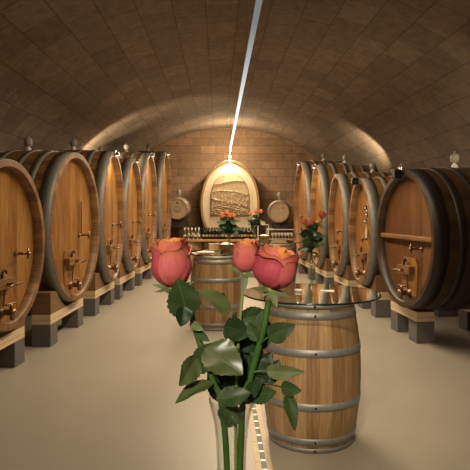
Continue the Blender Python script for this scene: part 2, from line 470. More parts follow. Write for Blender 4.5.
def clip_lamp(cx, cy, rotz, H, zc, label, on=True, power=14, col=(1, .82, .56), big=False):
    """small lamp clamped on the rim's top"""
    r = thing('clip_lamp', label, 'lamp', (cx, cy, zc + H / 2), (0, 0, rotz), 'clip lamps on the cask rims')
    k = 1 if big else .55
    m = MB(); m.box((-.03, -.014, .026), (.03, .10, .034), ch=.003); m.box((-.03, -.015, -.07), (.03, -.004, .034), ch=.003); m.build('clamp', M['steel'], r)
    m = MB(); m.box((-.05 * k, -.016 - .095 * k, -.085 * k), (.05 * k, -.016, .02 * k), ch=.010 * k); m.build('housing', M['steel' if on else 'hoop_dark'], r)
    m = MB(); m.box((-.04 * k, -.016 - .085 * k, -.085 * k - .005), (.04 * k, -.022, -.085 * k - .0002)); m.build('lens', M['lens_on'] if on else M['black'], r)
    if on:
        l = bpy.data.lights.new('rim_spot', 'SPOT'); l.energy = power; l.color = col
        l.spot_size = math.radians(150); l.spot_blend = .8; l.shadow_soft_size = .03
        o = bpy.data.objects.new('rim_spot', l); C.objects.link(o); o.parent = r
        o.location = (0, -.07, -.10); o.rotation_euler = (math.radians(28), 0, 0)
    return r
M['lens_on'] = emit_mat('lamp_lens', (1, .85, .6), 3)

def stand(fx, fy, rotz, W, H, zc, L, sc, label, group, hl=None, dx=0., dyaw=0.):
    """stone blocks, pine beam and brown saddle, front and rear; face plane at local y = 0"""
    t = thing('cask_stand', label, 'stand', (fx, fy, 0), (0, 0, rotz), group)
    a, b = W / 2, H / 2; hl = hl or .44 * W
    for (y0, y1) in ((.10, .32), (L - .32, L - .08)):
        for sx in (-1, 1):
            m = MB(); x1 = sx * hl; x0 = sx * (hl - .24)
            m.box((min(x0, x1), y0, .0), (max(x0, x1), y1, .255), ch=.006); m.build('stone_block', M['stone'], t)
        m = MB(); m.box((-hl, y0, .255), (hl, y1, .370), ch=.004); m.build('beam', M['pine'], t)
        ym = min((y0, y1), key=lambda q: abs(q - L / 2)); o = sc(ym) + .016 + (.03 if dx else 0)
        xs = [-hl + 2 * hl * k / 24 for k in range(25)]; dq = dx - math.sin(dyaw) * (y0 + y1) / 2
        top = [min(.62 if zc - b > .2 else .5, zc - (b + o) * math.sqrt(max(0, 1 - ((x - dq) / (a + o)) ** 2)) - .004) for x in xs]
        top = [max(.371, z) for z in top]
        m = MB()
        for (y, fl) in ((y0, False), (y1, True)):
            m.grid([[(x, y, .371) for x in xs], [(x, y, z) for x, z in zip(xs, top)]], [[(.371, x) for x in xs], [(z, x) for x, z in zip(xs, top)]], smooth=False, flip=fl)
        m.grid([[(x, y0, z) for x, z in zip(xs, top)], [(x, y1, z) for x, z in zip(xs, top)]], smooth=False)
        for i in (0, 24): m.grid([[(xs[i], y0, .371), (xs[i], y1, .371)], [(xs[i], y0, top[i]), (xs[i], y1, top[i])]], smooth=False, flip=i == 0)
        m.build('saddle', M['saddle'], t)
    return t

def cask(X, Y, zc, W, H, rotz, label, group, dark=False, L=1.35, tapx=.28, fit=True, head='oak_head', lock=True, body='oak'):
    t = thing('oval_cask', label, 'cask', (X, Y, zc), (0, 0, rotz), group)
    sc = cask_body(W, H, L, mat='dark_oak' if dark else body, parent=t)
    m = MB(); ellipse_disc(m, W / 2 - .053, H / 2 - .053, .10, dish=.015)
    m.build('head', M[head], t)
    hm = M['hoop_dark' if dark else 'hoop']
    for (y0, y1) in ((.008, .16), (.27, .35), (.50, .57), (L - .57, L - .50), (L - .35, L - .27), (L - .16, L - .008)):
        hoop_bm(W, H, sc, y0, y1).build('hoop', hm, t)
    if fit: fittings(t, W, H, .108, tapx)
    if lock: airlock(t, L / 2, H / 2 + sc(L / 2))
    return t, sc

R = math.radians
GL, GR = 'oval casks along the window-less west wall', 'oval casks along the opposite wall'
GL, GR = 'row of oval casks with grey hoops behind the roses', 'row of oval casks facing the glass tables'
casks = [
 # side, X, Y, zc, W, H, yaw, label, opts, lamp
 ('L', -2.14, 5.30, 1.24, 1.35, 1.60, 8, 'oval oak cask cut off by the frame edge, next to the big-headed cask', dict(L=1.2), None),
 ('L', -2.022, 7.123, 1.357, 1.467, 1.853, 8, 'big oval oak cask with slim gauge rod, black hook and bronze taps, left row', {}, None),
 ('L', -1.954, 8.971, 1.456, 1.293, 2.053, 2, 'tall oval oak cask in left row, directly behind the one with gauge rod', {}, 20),
 ('L', -1.902, 10.497, 1.468, 1.382, 2.076, 2, 'lower-topped oval oak cask in the middle of left row, dark at top', {}, 8),
 ('L', -1.863, 12.176, 1.602, 1.55, 2.343, 2, 'oval oak cask, second from the back wall in left row', dict(L=1.1), 20),
 ('L', -1.74, 13.90, 1.703, 1.50, 2.547, 2, 'rearmost oval oak cask of left row, beside the small barrel with emblem', dict(L=.95), 22),
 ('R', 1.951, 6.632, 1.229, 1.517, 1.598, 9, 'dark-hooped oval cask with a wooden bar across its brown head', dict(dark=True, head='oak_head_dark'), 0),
 ('R', 1.869, 8.614, 1.235, 1.15, 1.611, 4, 'oval oak cask with slate boards and a paper tag hanging on its head', {}, 0),
 ('R', 1.739, 9.927, 1.309, 1.084, 1.757, 4, 'middle oval oak cask in right row, plain head, behind tagged cask', {}, None),
 ('R', 1.59, 11.315, 1.444, 1.152, 2.028, 4, 'oval oak cask with bright lamp-lit top, second from back in right row', dict(L=1.2), 24),
 ('R', 1.472, 13.169, 1.551, 1.654, 2.241, 4, 'rearmost oval oak cask of right row, nearest the small barrel with two dashes', dict(L=1.15), 14),
]
where = ['cut off by the frame edge', 'with gauge rod', 'behind the one with gauge rod', 'in the middle of left row', 'second from the back in left row',
         'rearmost in left row', 'with the wooden head bar', 'with slate boards and tag', 'in the middle of right row', 'second from back in right row', 'rearmost in right row']
STANDS = {('L', 7.123): (-2.02, 7.04, .64, 1), ('L', 8.971): (-1.98, 8.86, .60, 1), ('L', 10.497): (-1.93, 10.42, .66, 1),
          ('R', 6.632): (1.97, 6.98, .42, 5), ('R', 8.614): (1.89, 8.62, .48, 3), ('L', 5.30): (-2.12, 5.22, .58, 2)}
for (side, X, Y, zc, W, H, yaw, lab, op, lamp), wh in zip(casks, where):
    rz = PI / 2 - R(yaw) if side == 'L' else -PI / 2 + R(yaw)
    t, sc = cask(X, Y, zc, W, H, rz, lab, GL if side == 'L' else GR, **op)
    ov = Vector((math.sin(rz), -math.cos(rz)))          # outward (aisle) direction
    ln = op.get('L', 1.35); sp = STANDS.get((side, Y))
    if sp: sx_, sy_, srz, shl = sp[0], sp[1], (PI / 2 - R(sp[3]) if side == 'L' else -PI / 2 + R(sp[3])), sp[2]
    else: sx_, sy_, srz, shl = X, Y, rz, None
    sdx = (Y - sy_) * (1 if side == 'L' else -1)
    stand(sx_, sy_, srz, W, H, zc, ln, sc, 'stone and timber stand under the cask ' + wh, 'stands under the ' + ('left' if side == 'L' else 'right') + ' casks', shl, sdx, rz - srz)
    if lamp is not None:
        clip_lamp(X, Y, rz, H, zc, 'clip lamp on the rim of the cask ' + wh, lamp > 0, lamp, big=side == 'R' and lamp == 0)
    if 'gauge rod' in lab and 'behind' not in lab:
        m = MB(); m.tube([(.30, .088, -.10), (.30, .088, .32)], .008, 8); m.build('gauge_rod', M['black'], t)
    if 'wooden bar' in lab:
        m = MB(); m.box((-W / 2 + .075, .03, -.012), (W / 2 - .075, .095, .042), ch=.012); m.build('cross_bar', M['oak'], t)
    if 'slate boards' in lab:
        for k, (x, z) in enumerate(((.06, .36), (.12, .26), (.04, .16))):
            g = thing('hanging_board', ['top', 'middle', 'lowest'][k] + ' small slate board hanging on the tagged cask head', 'sign', group='slate boards on the tagged cask')
            g.matrix_world = Matrix.Translation((X, Y, zc)) @ Matrix.Rotation(rz, 4, 'Z')
            m = MB(); m.box((x - .05, .085, z - .035), (x + .05, .097, z + .035), ch=.004); m.build('board', M['tag'], g)
            m = MB(); m.box((x - .035, .082, z - .006), (x + .035, .0845, z + .006)); m.build('chalk_mark', M['lab_white'], g)
            m = MB(); m.tube([(x, .095, z + .035), (x, .095, z + .07)], .003, 6); m.build('hook', M['steel'], g)
        g = thing('paper_tag', 'pale pointed paper tag hanging below the slate boards', 'tag')
        g.matrix_world = Matrix.Translation((X, Y, zc)) @ Matrix.Rotation(rz, 4, 'Z')
        m = MB(); b = m.add([(.10 + x, y, z) for y in (.086, .090) for x, z in ((0, .08), (.06, .02), (.05, -.09), (-.03, -.11), (-.06, -.02))])
        m.face([b + k for k in range(5)][::-1], None, 0, False); m.face([b + 5 + k for k in range(5)], None, 0, False)
        for k in range(5): m.face([b + k, b + (k + 1) % 5, b + 5 + (k + 1) % 5, b + 5 + k], None, 0, False)
        m.build('card', M['lab_cream'], g)
        m = MB(); m.tube([(.10, .088, .08), (.10, .092, .16)], .003, 6); m.build('string', M['paper'], g)

# ------------------------------------------------------------------ carved cask on the back wall
RXc, RYc = (230 - 237) * 15.9 / F, 15.9
RZ, RW, RH = 1.72, 1.66, 2.46
t, sc = cask(RXc, RYc, RZ, RW, RH, RA * .5, 'huge upright oval cask with carved landscape head, glowing against back wall', None, L=1.1, fit=False, head='cream', body='oak_pale')
stand(RXc, RYc, RA * .5, RW, RH, RZ, 1.1, sc, 'stone and timber stand under the carved cask', None)
clip_lamp(RXc, RYc, RA * .5, RH, RZ, 'metal clip lamp on the rim of the carved cask', True, 34, (1, .82, .55))
# carved panel: hills, vineyard rows, village, clouds
pa, z0, pb, zlo = .57, .12, .82, -.34
def halfw(z): return pa if z < z0 else pa * math.sqrt(max(.0, 1 - ((z - z0) / pb) ** 2))
def fbm(x, z):
    from mathutils import noise as nn
    return nn.fractal(Vector((x, z, 3.1)), 1.0, 2.0, 4)
def relief(x, z):
    h = .012
    r1 = .62 + .06 * math.sin(3.1 * x + .6) + .02 * fbm(x * 4, 2)            # far ridge
    r2 = .34 + .05 * math.sin(4 * x + 2.2) + .03 * fbm(x * 5, 7)             # village line
    r3 = .06 - .22 * x + .02 * fbm(x * 6, 5)                                  # slope of vines
    r4 = -.10 - .17 * x
    if z < r1: h += .012 + .02 * max(0, 1 - (r1 - z) / .1) + .006 * fbm(x * 9, z * 9)
    else: h += .012 * max(0, fbm(x * 3.0 + 5, z * 9))                        # streaky clouds
    if z < r2:
        h += .012 + .018 * max(0, 1 - (r2 - z) / .06)
        h += .016 * (math.sin(x * 70 + 3 * fbm(x * 5, z * 8)) > .1) * (fbm(x * 12, z * 14 + 4) > -.15)
    if z < r3: h += .018 + .03 * max(0, 1 - (r3 - z) / .03) + .014 * math.sin((z + .25 * x) * 95) + .028 * fbm(x * 14, z * 14)
    if z < r4: h += .012 + .02 * max(0, 1 - (r4 - z) / .025)
    return h
rows = []; uvs = []
nz, nx = 110, 96
for i in range(nz + 1):
    z = zlo + (z0 + pb * .995 - zlo) * i / nz; w = halfw(z)
    row = []
    for k in range(nx + 1):
        x = -w + 2 * w * k / nx
        e = min(1, (1 - abs(2 * k / nx - 1)) * 14) * min(1, i / 3)
        row.append((x, .105 - relief(x, z) * e * 1.9, z))
    rows.append(row); uvs.append([(p[0], p[2]) for p in row])
m = MB(); m.grid(rows, uvs, flip=False); m.build('carved_panel', M['cream_shaded'], t)
path = [(-pa, .095, zlo)] + [(-halfw(zlo + (z0 + pb - zlo) * k / 30), .095, zlo + (z0 + pb - zlo) * k / 30) for k in range(31)]
path += [(-p[0], p[1], p[2]) for p in path[::-1][1:]]
m = MB(); m.tube(path, .014, 8); m.tube([(-pa, .095, zlo), (pa, .095, zlo)], .016, 8); m.build('panel_moulding', M['cream'], t)

# ------------------------------------------------------------------ barrels
def rprof(h, rb, rh): return lambda z: rh + (rb - rh) * (1 - (2 * z / h - 1) ** 2)
def make_barrel(name, label, group, h=.965, rb=.34, rh=.285, loc=(0, 0, 0), rot=(0, 0, 0), bung=False, rivet_a=-PI / 2, head='barrique_head'):
    t = thing(name, label, 'barrel', loc, rot, group)
    r = rprof(h, rb, rh)
    zs = [h * k / 20 for k in range(21)]
    m = MB()
    m.lathe([(rh - .028, .03), (rh - .028, .0)] + [(r(z), z) for z in zs] + [(rh - .028, h), (rh - .028, h - .035)], 60)
    for q in range(60): pass
    m.build('staves', M['barrique'], t)
    m = MB(); m.disc(rh - .0285, h - .03, 40); m.build('head', M[head], t)
    m = MB(); m.disc(rh - .0285, .028, 40, up=False); m.build('head', M[head], t)
    for (z0, z1) in ((h - .032, h - .002), (h - .100, h - .052), (h - .335, h - .285), (.285, .335), (.052, .100), (.002, .032)):
        m = MB(); m.lathe([(r(z0) + .0005, z0), (r(z0) + .0045, z0 + .001), (r((z0 + z1) / 2) + .0045, (z0 + z1) / 2), (r(z1) + .0045, z1 - .001), (r(z1) + .0005, z1)], 60)
        hp = m.build('hoop', M['zinc'], t)
        zc = (z0 + z1) / 2; rr = r(zc) + .004
        m = MB(); mt = Matrix.Rotation(rivet_a + .03, 4, 'Z') @ Matrix.Translation((rr, 0, zc)) @ Matrix.Rotation(PI / 2, 4, 'Y')
        m.lathe([(0.0085, 0), (.0085, .003), (.005, .006), (0, .0065)], 10, mt); m.build('rivet', M['black'], hp)
    if bung:
        a, zc = bung; rr = r(zc)
        m = MB(); mt = Matrix.Rotation(a, 4, 'Z') @ Matrix.Translation((rr - .004, 0, zc)) @ Matrix.Rotation(PI / 2, 4, 'Y')
        m.lathe([(.03, 0), (.03, .008), (.022, .009), (0, .006)], 16, mt); m.build('bung', M['black'], t)
    return t
def glass_top(x, y, label):
    t = thing('glass_table_top', label, 'table top', (x, y, .965), group='round glass tops on the barrels')
    m = MB()
    for k in range(3):
        a = PI / 2 + 2 * PI * k / 3; mt = Matrix.Translation((.255 * math.cos(a) * 1.06, .255 * math.sin(a) * 1.06, 0))
        m.lathe([(0.0, .0005), (.016, .0005), (.016, .0215), (0, .0215)], 12, mt)
    m.build('rubber_pad', M['black'], t)
    m = MB(); r = .475
    m.disc(r - .004, .034, 64); m.disc(r - .004, .022, 64, up=False); m.build('glass_disc', M['glass_top'], t)
    m = MB(); m.lathe([(r - .004, .022), (r, .025), (r, .031), (r - .004, .034)], 64); m.build('edge', M['glass_edge'], t)
    return t
GB = 'barrels used as table bases'
GZ = 1.0
T1, T2, T3, T0 = (.515, 3.9), (-.286, 7.53), (.71, 10.0), (-.0074, .735)
make_barrel('wine_barrel', 'large foreground oak barrel with grey hoops under a round glass top', GB, loc=(*T1, 0), rivet_a=-PI / 2 - .07)
make_barrel('wine_barrel', 'oak barrel with dark round bung in its side, standing mid-aisle', GB, loc=(*T2, 0), rot=(0, 0, .5), bung=(-PI / 2 + .30 - .5, .47), rivet_a=-PI / 2 + 1.2)
make_barrel('wine_barrel', 'farthest table barrel, mostly hidden behind the two foreground roses', GB, loc=(*T3, 0), rot=(0, 0, 1.1))
make_barrel('wine_barrel', 'barrel standing under the foreground rose vase', GB, loc=(*T0, 0), rot=(0, 0, 2.1))
glass_top(*T1, 'round glass top with dark edge on the large foreground barrel')
glass_top(*T2, 'round glass top on the barrel with the bung')
glass_top(*T3, 'round glass top on the farthest table barrel')
glass_top(*T0, 'round glass top carrying the foreground rose vase')

# small barrels lying on racks by the back wall
def rack(cx, cy, top, w, dpt, mat, label):
    t = thing('barrel_rack', label, 'rack', (cx, cy, 0), (0, 0, 0))
    for sx in (-1, 1):
        for y in (0, dpt):
            m = MB(); m.box((sx * w / 2 - .015, y - .015, 0), (sx * w / 2 + .015, y + .015, top - .025)); m.build('leg', M[mat], t)
    m = MB(); m.box((-w / 2 - .02, -.02, top - .025), (w / 2 + .02, dpt + .02, top)); m.build('shelf', M[mat], t)
    for y in (.12, dpt - .16):
        m = MB(); xs = [-.24 + .48 * k / 12 for k in range(13)]; rr = .345; zc = 1.58 if cx < 0 else 1.50
        tp = [min(zc - math.sqrt(rr * rr - x * x) - .003, top + .16) for x in xs]
        tp = [max(top + .002, z) for z in tp]
        for (yy, fl) in ((y, False), (y + .05, True)):
            m.grid([[(x, yy, top) for x in xs], [(x, yy, z) for x, z in zip(xs, tp)]], smooth=False, flip=fl)
        m.grid([[(x, y, z) for x, z in zip(xs, tp)], [(x, y + .05, z) for x, z in zip(xs, tp)]], smooth=False)
        m.build('cradle', M['dkwood'], t)
    return t
rack(-1.66, 15.62, 1.10, .80, .8, 'dkwood', 'dark rack holding the small barrel with emblem')
rack(1.26, 15.62, 1.02, .80, .8, 'white', 'pale-edged rack holding the small barrel with two dashes')
b1 = make_barrel('small_barrel', 'small lying barrel with dark emblem on its pale head, dark rack', 'small barrels lying by the back wall', loc=(-1.66, 16.50, 1.58), rot=(PI / 2, 0, 0), rivet_a=0)
b2 = make_barrel('small_barrel', 'small lying barrel with two short dashes on its pale head', 'small barrels lying by the back wall', loc=(1.26, 16.50, 1.50), rot=(PI / 2, 0, -.10), rivet_a=0)
m = MB()   # burnt-in mark: roof-like outline over two lines
for pth in ([(-.09, -.02), (-.05, .07), (0, .02), (.05, .08), (.09, -.02)], [(-.10, -.05), (.10, -.05)], [(-.06, -.085), (.06, -.085)]):
    m.tube([(x, z, .938) for x, z in pth], .008, 6)
m.build('emblem', M['saddle'], b1)
m = MB(); m.lathe([(0, 0), (.03, 0), (.02, .006), (0, .007)], 10, Matrix.Translation((0, .17, .935))); m.build('bung', M['black'], b1)
m = MB()
for x in (-.09, .09): m.box((x - .045, .10, .9345), (x + .045, .118, .939))
m.build('dash_mark', M['saddle'], b2)
for b, r in ((b1, 0), (b2, 0)):
    o = MB(); mt = Matrix.Translation((0, .345, .48)) @ Matrix.Rotation(-PI / 2, 4, 'X')
    o.lathe([(0, 0), (.04, .0), (.03, .05), (.02, .06), (.06, .09), (.065, .17), (.03, .21), (0, .22)], 12, mt); o.build('airlock', M['glass_white'], b)

# ------------------------------------------------------------------ counter at the back with its load
CZ, CY0, CY1 = .77, 14.75, 15.45
k = thing('counter', 'long narrow wooden counter plank across the back, carrying bottles', 'counter', (-.1, CY0, 0))
m = MB(); m.box((-1.75, 0, CZ - .05), (1.72, CY1 - CY0, CZ), ch=.006); m.build('plank', M['oak_pale'], k)
for i, (x, lab) in enumerate(((-1.27, 'half barrel under the counter, below the pale-labelled bottles'), (-.2, 'half barrel under the counter, behind the wicker basket'), (1.15, 'half barrel under the counter, below the wine glasses'))):
    t = thing('half_barrel', lab, 'barrel', (x, 15.1, 0), group='half barrels under the counter')
    r = rprof(.965, .34, .285)
    m = MB(); m.lathe([(0, .001)] + [(r(z + .245), z) for z in [.001 + .718 * q / 14 for q in range(15)]] + [(0, .719)], 40); m.build('staves', M['barrique'], t)
    for z0 in (.06, .55, .67):
        m = MB(); m.lathe([(r(z0 + .245) + .0005, z0), (r(z0 + .245) + .005, z0 + .001), (r(z0 + .29) + .005, z0 + .039), (r(z0 + .29) + .0005, z0 + .04)], 40); m.build('hoop', M['zinc'], t)

def make_bottle(lab, gm='bottle', cap='black', h=.31):
    t = empty('wine_bottle'); s = h / .31
    m = MB(); m.lathe([(0, .001), (.034, .001), (.037, .006), (.037, .18 * s), (.034, .20 * s), (.018, .235 * s), (.0145, .25 * s), (.0145, h - .008), (.016, h - .007), (.016, h), (0, h)], 16)
    m.build('glass', M[gm], t)
    m = MB(); m.lathe([(.0375, .075), (.0377, .076), (.0377, .124), (.0375, .125)], 16); m.build('label', M[lab], t)
    m = MB(); m.lathe([(.0152, h - .07), (.0166, h - .06), (.0172, h + .001), (0, h + .0015)], 12); m.build('capsule', M[cap], t)
    return t
protos = {}
def bottle(kind, x, y, z, label, group):
    args = dict(pink=('lab_pink', 'bottle', 'black'), cream=('lab_cream', 'bottle', 'black'), blue=('lab_blue', 'bottle', 'black'), white=('lab_white', 'bottle_green', 'white'), green=('lab_green', 'bottle', 'black'), plain=('black', 'bottle', 'black'))[kind]
    if kind not in protos: protos[kind] = o = make_bottle(*args)
    else: o = copy_tree(protos[kind])
    o.location = (x, y, z); o.rotation_euler = (0, 0, random.uniform(-.4, .4))
    return tag(o, label, 'bottle', group)
GBt = 'wine bottles on the back counter'
names = dict(pink='pink', cream='cream', blue='blue', green='green')
seq = ['cream', 'cream', 'green', 'pink', 'pink', 'blue', 'cream', 'cream', 'pink', 'cream', 'blue', 'pink', 'cream', 'cream', 'pink', 'cream', 'cream', 'blue', 'cream']
for i in range(17):
    x = -.90 + i * .086
    bottle(seq[i], x, 15.0, CZ, 'dark wine bottle with ' + names[seq[i]] + ' label in the front row on counter', GBt + ', ' + seq[i] + ' labels')
for i in range(16):
    bottle('plain', -.86 + i * .086, 15.16, CZ, 'dark wine bottle in the back row, half hidden behind labelled bottles', GBt + ', back row')
for i in range(5):
    bottle('white', -1.40 + i * .095, 15.0, CZ, 'olive bottle with white label and pale capsule, at the counter end', GBt + ', white labels')
# stemmed tasting glasses
def make_glass():
    m = MB(); m.lathe([(0, .001), (.034, .001), (.033, .003), (.005, .007), (.004, .075), (.02, .09), (.036, .115), (.037, .135), (.030, .18)], 14)
    return m.build('wine_glass', M['glass_bright'])
M['glass_bright'] = plain('bright_glass', (.50, .46, .40), .12, 0, .1)
g0 = None
for j in range(2):
    for i in range(7):
        g = make_glass() if g0 is None else g0.copy()
        if g0 is None: g0 = g
        else: C.objects.link(g)
        g.location = (.95 + i * .085, 14.86 + j * .12, CZ)
        tag(g, 'stemmed glass in the ' + ('front' if j == 0 else 'back') + ' row of glasses under the pale rack', 'glass', 'tasting glasses on the counter, ' + ('front' if j == 0 else 'back') + ' row')
for i in range(3):
    g = g0.copy(); C.objects.link(g); g.location = (-1.28 + i * .12, 14.85, CZ)
    tag(g, 'stemmed glass in front of the white-labelled olive bottles', 'glass', 'glasses before the olive bottles')
# bottle lantern
t = thing('bottle_lantern', 'pale-framed box with wooden lid holding one bottle', 'box', (.70, 14.98, CZ))
m = MB(); m.box((-.15, -.07, .0005), (.15, .07, .015)); m.build('base', M['white'], t)
for sx in (-1, 1):
    for sy in (-1, 1):
        m = MB(); m.box((sx * .14 - .009, sy * .06 - .009, .015), (sx * .14 + .009, sy * .06 + .009, .38)); m.build('post', M['white'], t)
m = MB(); m.box((-.15, -.07, .38), (.15, .07, .395)); m.build('frame', M['white'], t)
m = MB(); m.box((-.14, -.065, .395), (.05, .065, .47), ch=.01); m.build('lid', M['pine'], t)
bottle('plain', .715, 14.98, CZ + .016, 'single dark bottle inside the pale-framed box', None)

def basket(x, y, r, h, label):
    t = thing('basket', label, 'basket', (x, y, GZ))
    m = MB(); m.lathe([(0, .001), (r * .8, .001), (r * .82, .008), (r, h), (r + .006, h + .004), (r + .004, h + .010), (r - .006, h + .006), (r * .78, .012), (0, .012)], 28); m.build('wicker_wall', M['wicker'], t)
    m = MB(); random.seed(3); rows = []
    for i in range(7):
        q = i / 6
        rows.append([(r * .93 * q * math.cos(2 * PI * k / 24), r * .93 * q * math.sin(2 * PI * k / 24), h * .9 + .03 * (1 - q * q) + random.uniform(-.012, .018) * (1 if q < .95 else .3)) for k in range(24)])
        rows[-1].append(rows[-1][0])
    m.grid(rows); m.build('cloth_lining', M['cloth'], t)
    return t
basket((264 - 237) * 9.82 / F, 9.80, .10, .105, 'round wicker basket lined with white cloth, on the farthest barrel table')
basket((226.5 - 237) * 7.72 / F - .0, 7.74, .115, .085, 'wide wicker basket beside the vase on the barrel with the bung')
t = thing('carton', 'small brown carton standing on the glass of the bung barrel', 'box', (-.33, 7.86, GZ), (0, 0, .2))
m = MB(); m.box((-.07, -.05, .0005), (.07, .05, .095), ch=.003); m.build('box', M['carton'], t)
m = MB(); m.box((-.071, -.012, .096), (.071, .012, .097)); m.build('tape', M['lab_cream'], t)
for i, (x, y, a, mt, lab) in enumerate(((-.48, 7.36, .3, 'paper', 'white leaflet lying lowest in the small leaflet pile'), (-.44, 7.38, -.1, 'red', 'red leaflet in the small leaflet pile'), (-.41, 7.34, .15, 'paper', 'white leaflet topmost in the small leaflet pile'))):
    t = thing('leaflet', lab, 'leaflet', (x, y, GZ + i * .007), (0, 0, a), 'leaflets on the barrel with the bung')
    m = MB(); m.box((-.105, -.07, .0006), (.105, .07, .0066), ch=.001); m.build('sheet', M[mt], t)
    m = MB(); m.box((-.09, -.05, .00665), (.0, -.02, .0069)); m.build('print', M['red' if mt == 'paper' else 'paper'], t)

# ------------------------------------------------------------------ roses
def leaf_mb(m, base, tip, wid, roll=0., fold=.25, droop=.0, view=None, ser=.05, shape=.85, nt=14, ns=6, side_curl=0.):
    base, tip = Vector(base), Vector(tip); ax = tip - base; L = ax.length; ax.normalize()
    view = Vector(view) if view else Vector((0, -1, .25))
    nrm = (view - ax * view.dot(ax)).normalized()
    nrm = Matrix.Rotation(roll, 3, ax) @ nrm
    side = ax.cross(nrm)
    rows = []; uvs = []
    for i in range(nt + 1):
        t = i / nt
        w = wid / 2 * (math.sin(PI * t ** shape) ** .8 if 0 < t < 1 else 0)
        w *= 1 + ser * (1 if i % 2 else -1)
        c = base + ax * (L * t) - nrm * (droop * L * (t - .3) ** 2) + nrm * (droop * L * .09)
        row = []
        for k in range(-ns, ns + 1):
            s = k / ns
            row.append(c + side * (s * w) + nrm * (abs(s) * w * fold - side_curl * s * s * w + .10 * w * abs(s) * math.sin(11 * t + 3 * s + wid * 900)))
        rows.append(row); uvs.append([(.5 + .5 * k / ns, t) for k in range(-ns, ns + 1)])
    m.grid(rows, uvs)
    return m

def flower(parent, base, up, h, r, flare=.12, seed=1, small=False, tilt_open=.0):
    """layered cup of petals standing on base along up"""
    rnd = random.Random(seed)
    up = Vector(up).normalized(); base = Vector(base)
    q = Vector((0, 0, 1)).rotation_difference(up).to_matrix()
    rings = [(1.0, 4, .90, flare, .95), (.93, 4, .98, flare * .7, .95), (.80, 4, 1.0, .06, 1.0), (.62, 3, 1.0, .03, 1.15), (.44, 3, .98, .0, 1.2), (.26, 2, .95, -.02, 1.5)]
    if small: rings = [(1.0, 4, .92, flare, .95), (.72, 3, 1.0, .05, 1.15), (.40, 3, .98, 0, 1.2)]
    nt, ns = (9, 5) if small else (16, 9)
    core = MB(); outer = []
    def prof(t):
        ks = [(0, .12), (.08, .46), (.2, .78), (.38, .98), (.55, 1.0), (.75, .93), (.9, .88), (1, .89)]
        for (a, x), (b, y) in zip(ks, ks[1:]):
            if t <= b: return x + (y - x) * (t - a) / (b - a)
        return ks[-1][1]
    for ri, (rf, cnt, hf, fl, aw) in enumerate(rings):
        for k in range(cnt):
            ph = 2 * PI * (k + .5 * (ri % 2)) / cnt + ri * .55 + rnd.uniform(-.2, .2) + seed
            hh = h * hf * rnd.uniform(.93, 1.04); A = aw * PI / cnt * 1.35
            lip = rnd.uniform(.6, 1.5); wob = rnd.uniform(0, 6)
            rows, uvs = [], []
            for i in range(nt + 1):
                t = i / nt; row = []
                aw_t = A * (.45 + .55 * math.sin(min(1, t / .55) * PI / 2)) * (1 - .16 * max(0, t - .7) / .3)
                for j in range(-ns, ns + 1):
                    s = j / ns
                    a = ph + s * aw_t
                    top = 1 - .13 * abs(s) ** 2.6 - .03 * math.cos(s * 5 + wob)
                    rr = r * rf * prof(t) * (1 + .035 * s * (1 if ri % 2 else -1)) + r * .018 * math.sin(5 * s + wob) * t
                    c = max(0, (t - .72) / .28)
                    rr += r * fl * lip * c ** 1.6 * (1 - .3 * s * s)
                    z = hh * t * top - h * .05 * lip * max(0, fl) / .12 * c ** 3
                    rr += .02 * r * abs(s) ** 3
                    row.append(base + q @ Vector((rr * math.cos(a), rr * math.sin(a), z)))
                rows.append(row); uvs.append([(.5 + .5 * j / ns, i / nt) for j in range(-ns, ns + 1)])
            if ri < 2 and not small:
                m = MB(); m.grid(rows, uvs); outer.append((m, ri))
            else: core.grid(rows, uvs, mi=0 if ri < 3 and not small else 1)
    mats = [M['petal'], M['petal_in']] if not small else [M['petal_in'], M['petal_in']]
    fo = core.build('flower_head', mats, parent)
    for i, (m, ri) in enumerate(outer): m.build('petal', M['petal_deep'] if (ri == 0 and i % 4 == 1) or (ri == 1 and i % 3 == 0) else M['petal'], fo)
    return fo

def calyx(parent, base, up, s, sepals, mat='leaf_pale'):
    up = Vector(up).normalized(); q = Vector((0, 0, 1)).rotation_difference(up).to_matrix().to_4x4()
    m = MB(); m.lathe([(0, -.016 * s), (.0035 * s, -.015 * s), (.006 * s, -.010 * s), (.0075 * s, -.003 * s), (.009 * s, .003 * s), (0, .004 * s)], 14, Matrix.Translation(base) @ q)
    m.build('rose_hip', M['stem_pale'], parent)
    for b, t, w, view in sepals:
        m = MB(); leaf_mb(m, b, t, w, 0, .2, .15, view, .02, .55, 10, 3); m.build('sepal', M[mat], parent)

def stem(parent, pts, r, mat='stem'):
    # smooth catmull-rom
    pts = [Vector(p) for p in pts]; out = []
    for i in range(len(pts) - 1):
        p0, p1, p2, p3 = pts[max(i - 1, 0)], pts[i], pts[i + 1], pts[min(i + 2, len(pts) - 1)]
        for k in range(6):
            t = k / 6
            out.append(.5 * ((2 * p1) + (p2 - p0) * t + (2 * p0 - 5 * p1 + 4 * p2 - p3) * t * t + (3 * p1 - p0 - 3 * p2 + p3) * t ** 3))
    out.append(pts[-1])
    m = MB(); m.tube(out, r, 10); return m.build('stem', M[mat], parent)

D = .75
VX, VY = T0[0], D
vase = thing('glass_vase', 'clear trumpet-shaped glass vase holding the three foreground roses', 'vase', (VX, VY, GZ))
prof = [(0, .001), (.030, .001), (.031, .004), (.020, .010), (.016, .02), (.0165, .08), (.018, .20), (.0205, .27), (.0235, .295), (.0305, .325)]
inner = [(r - .0016, z) for r, z in prof[4:]][::-1] + [(0, .022)]
m = MB(); m.lathe(prof + [(.0300, .3262)] + inner, 40); m.build('vessel', M['glass'], vase)

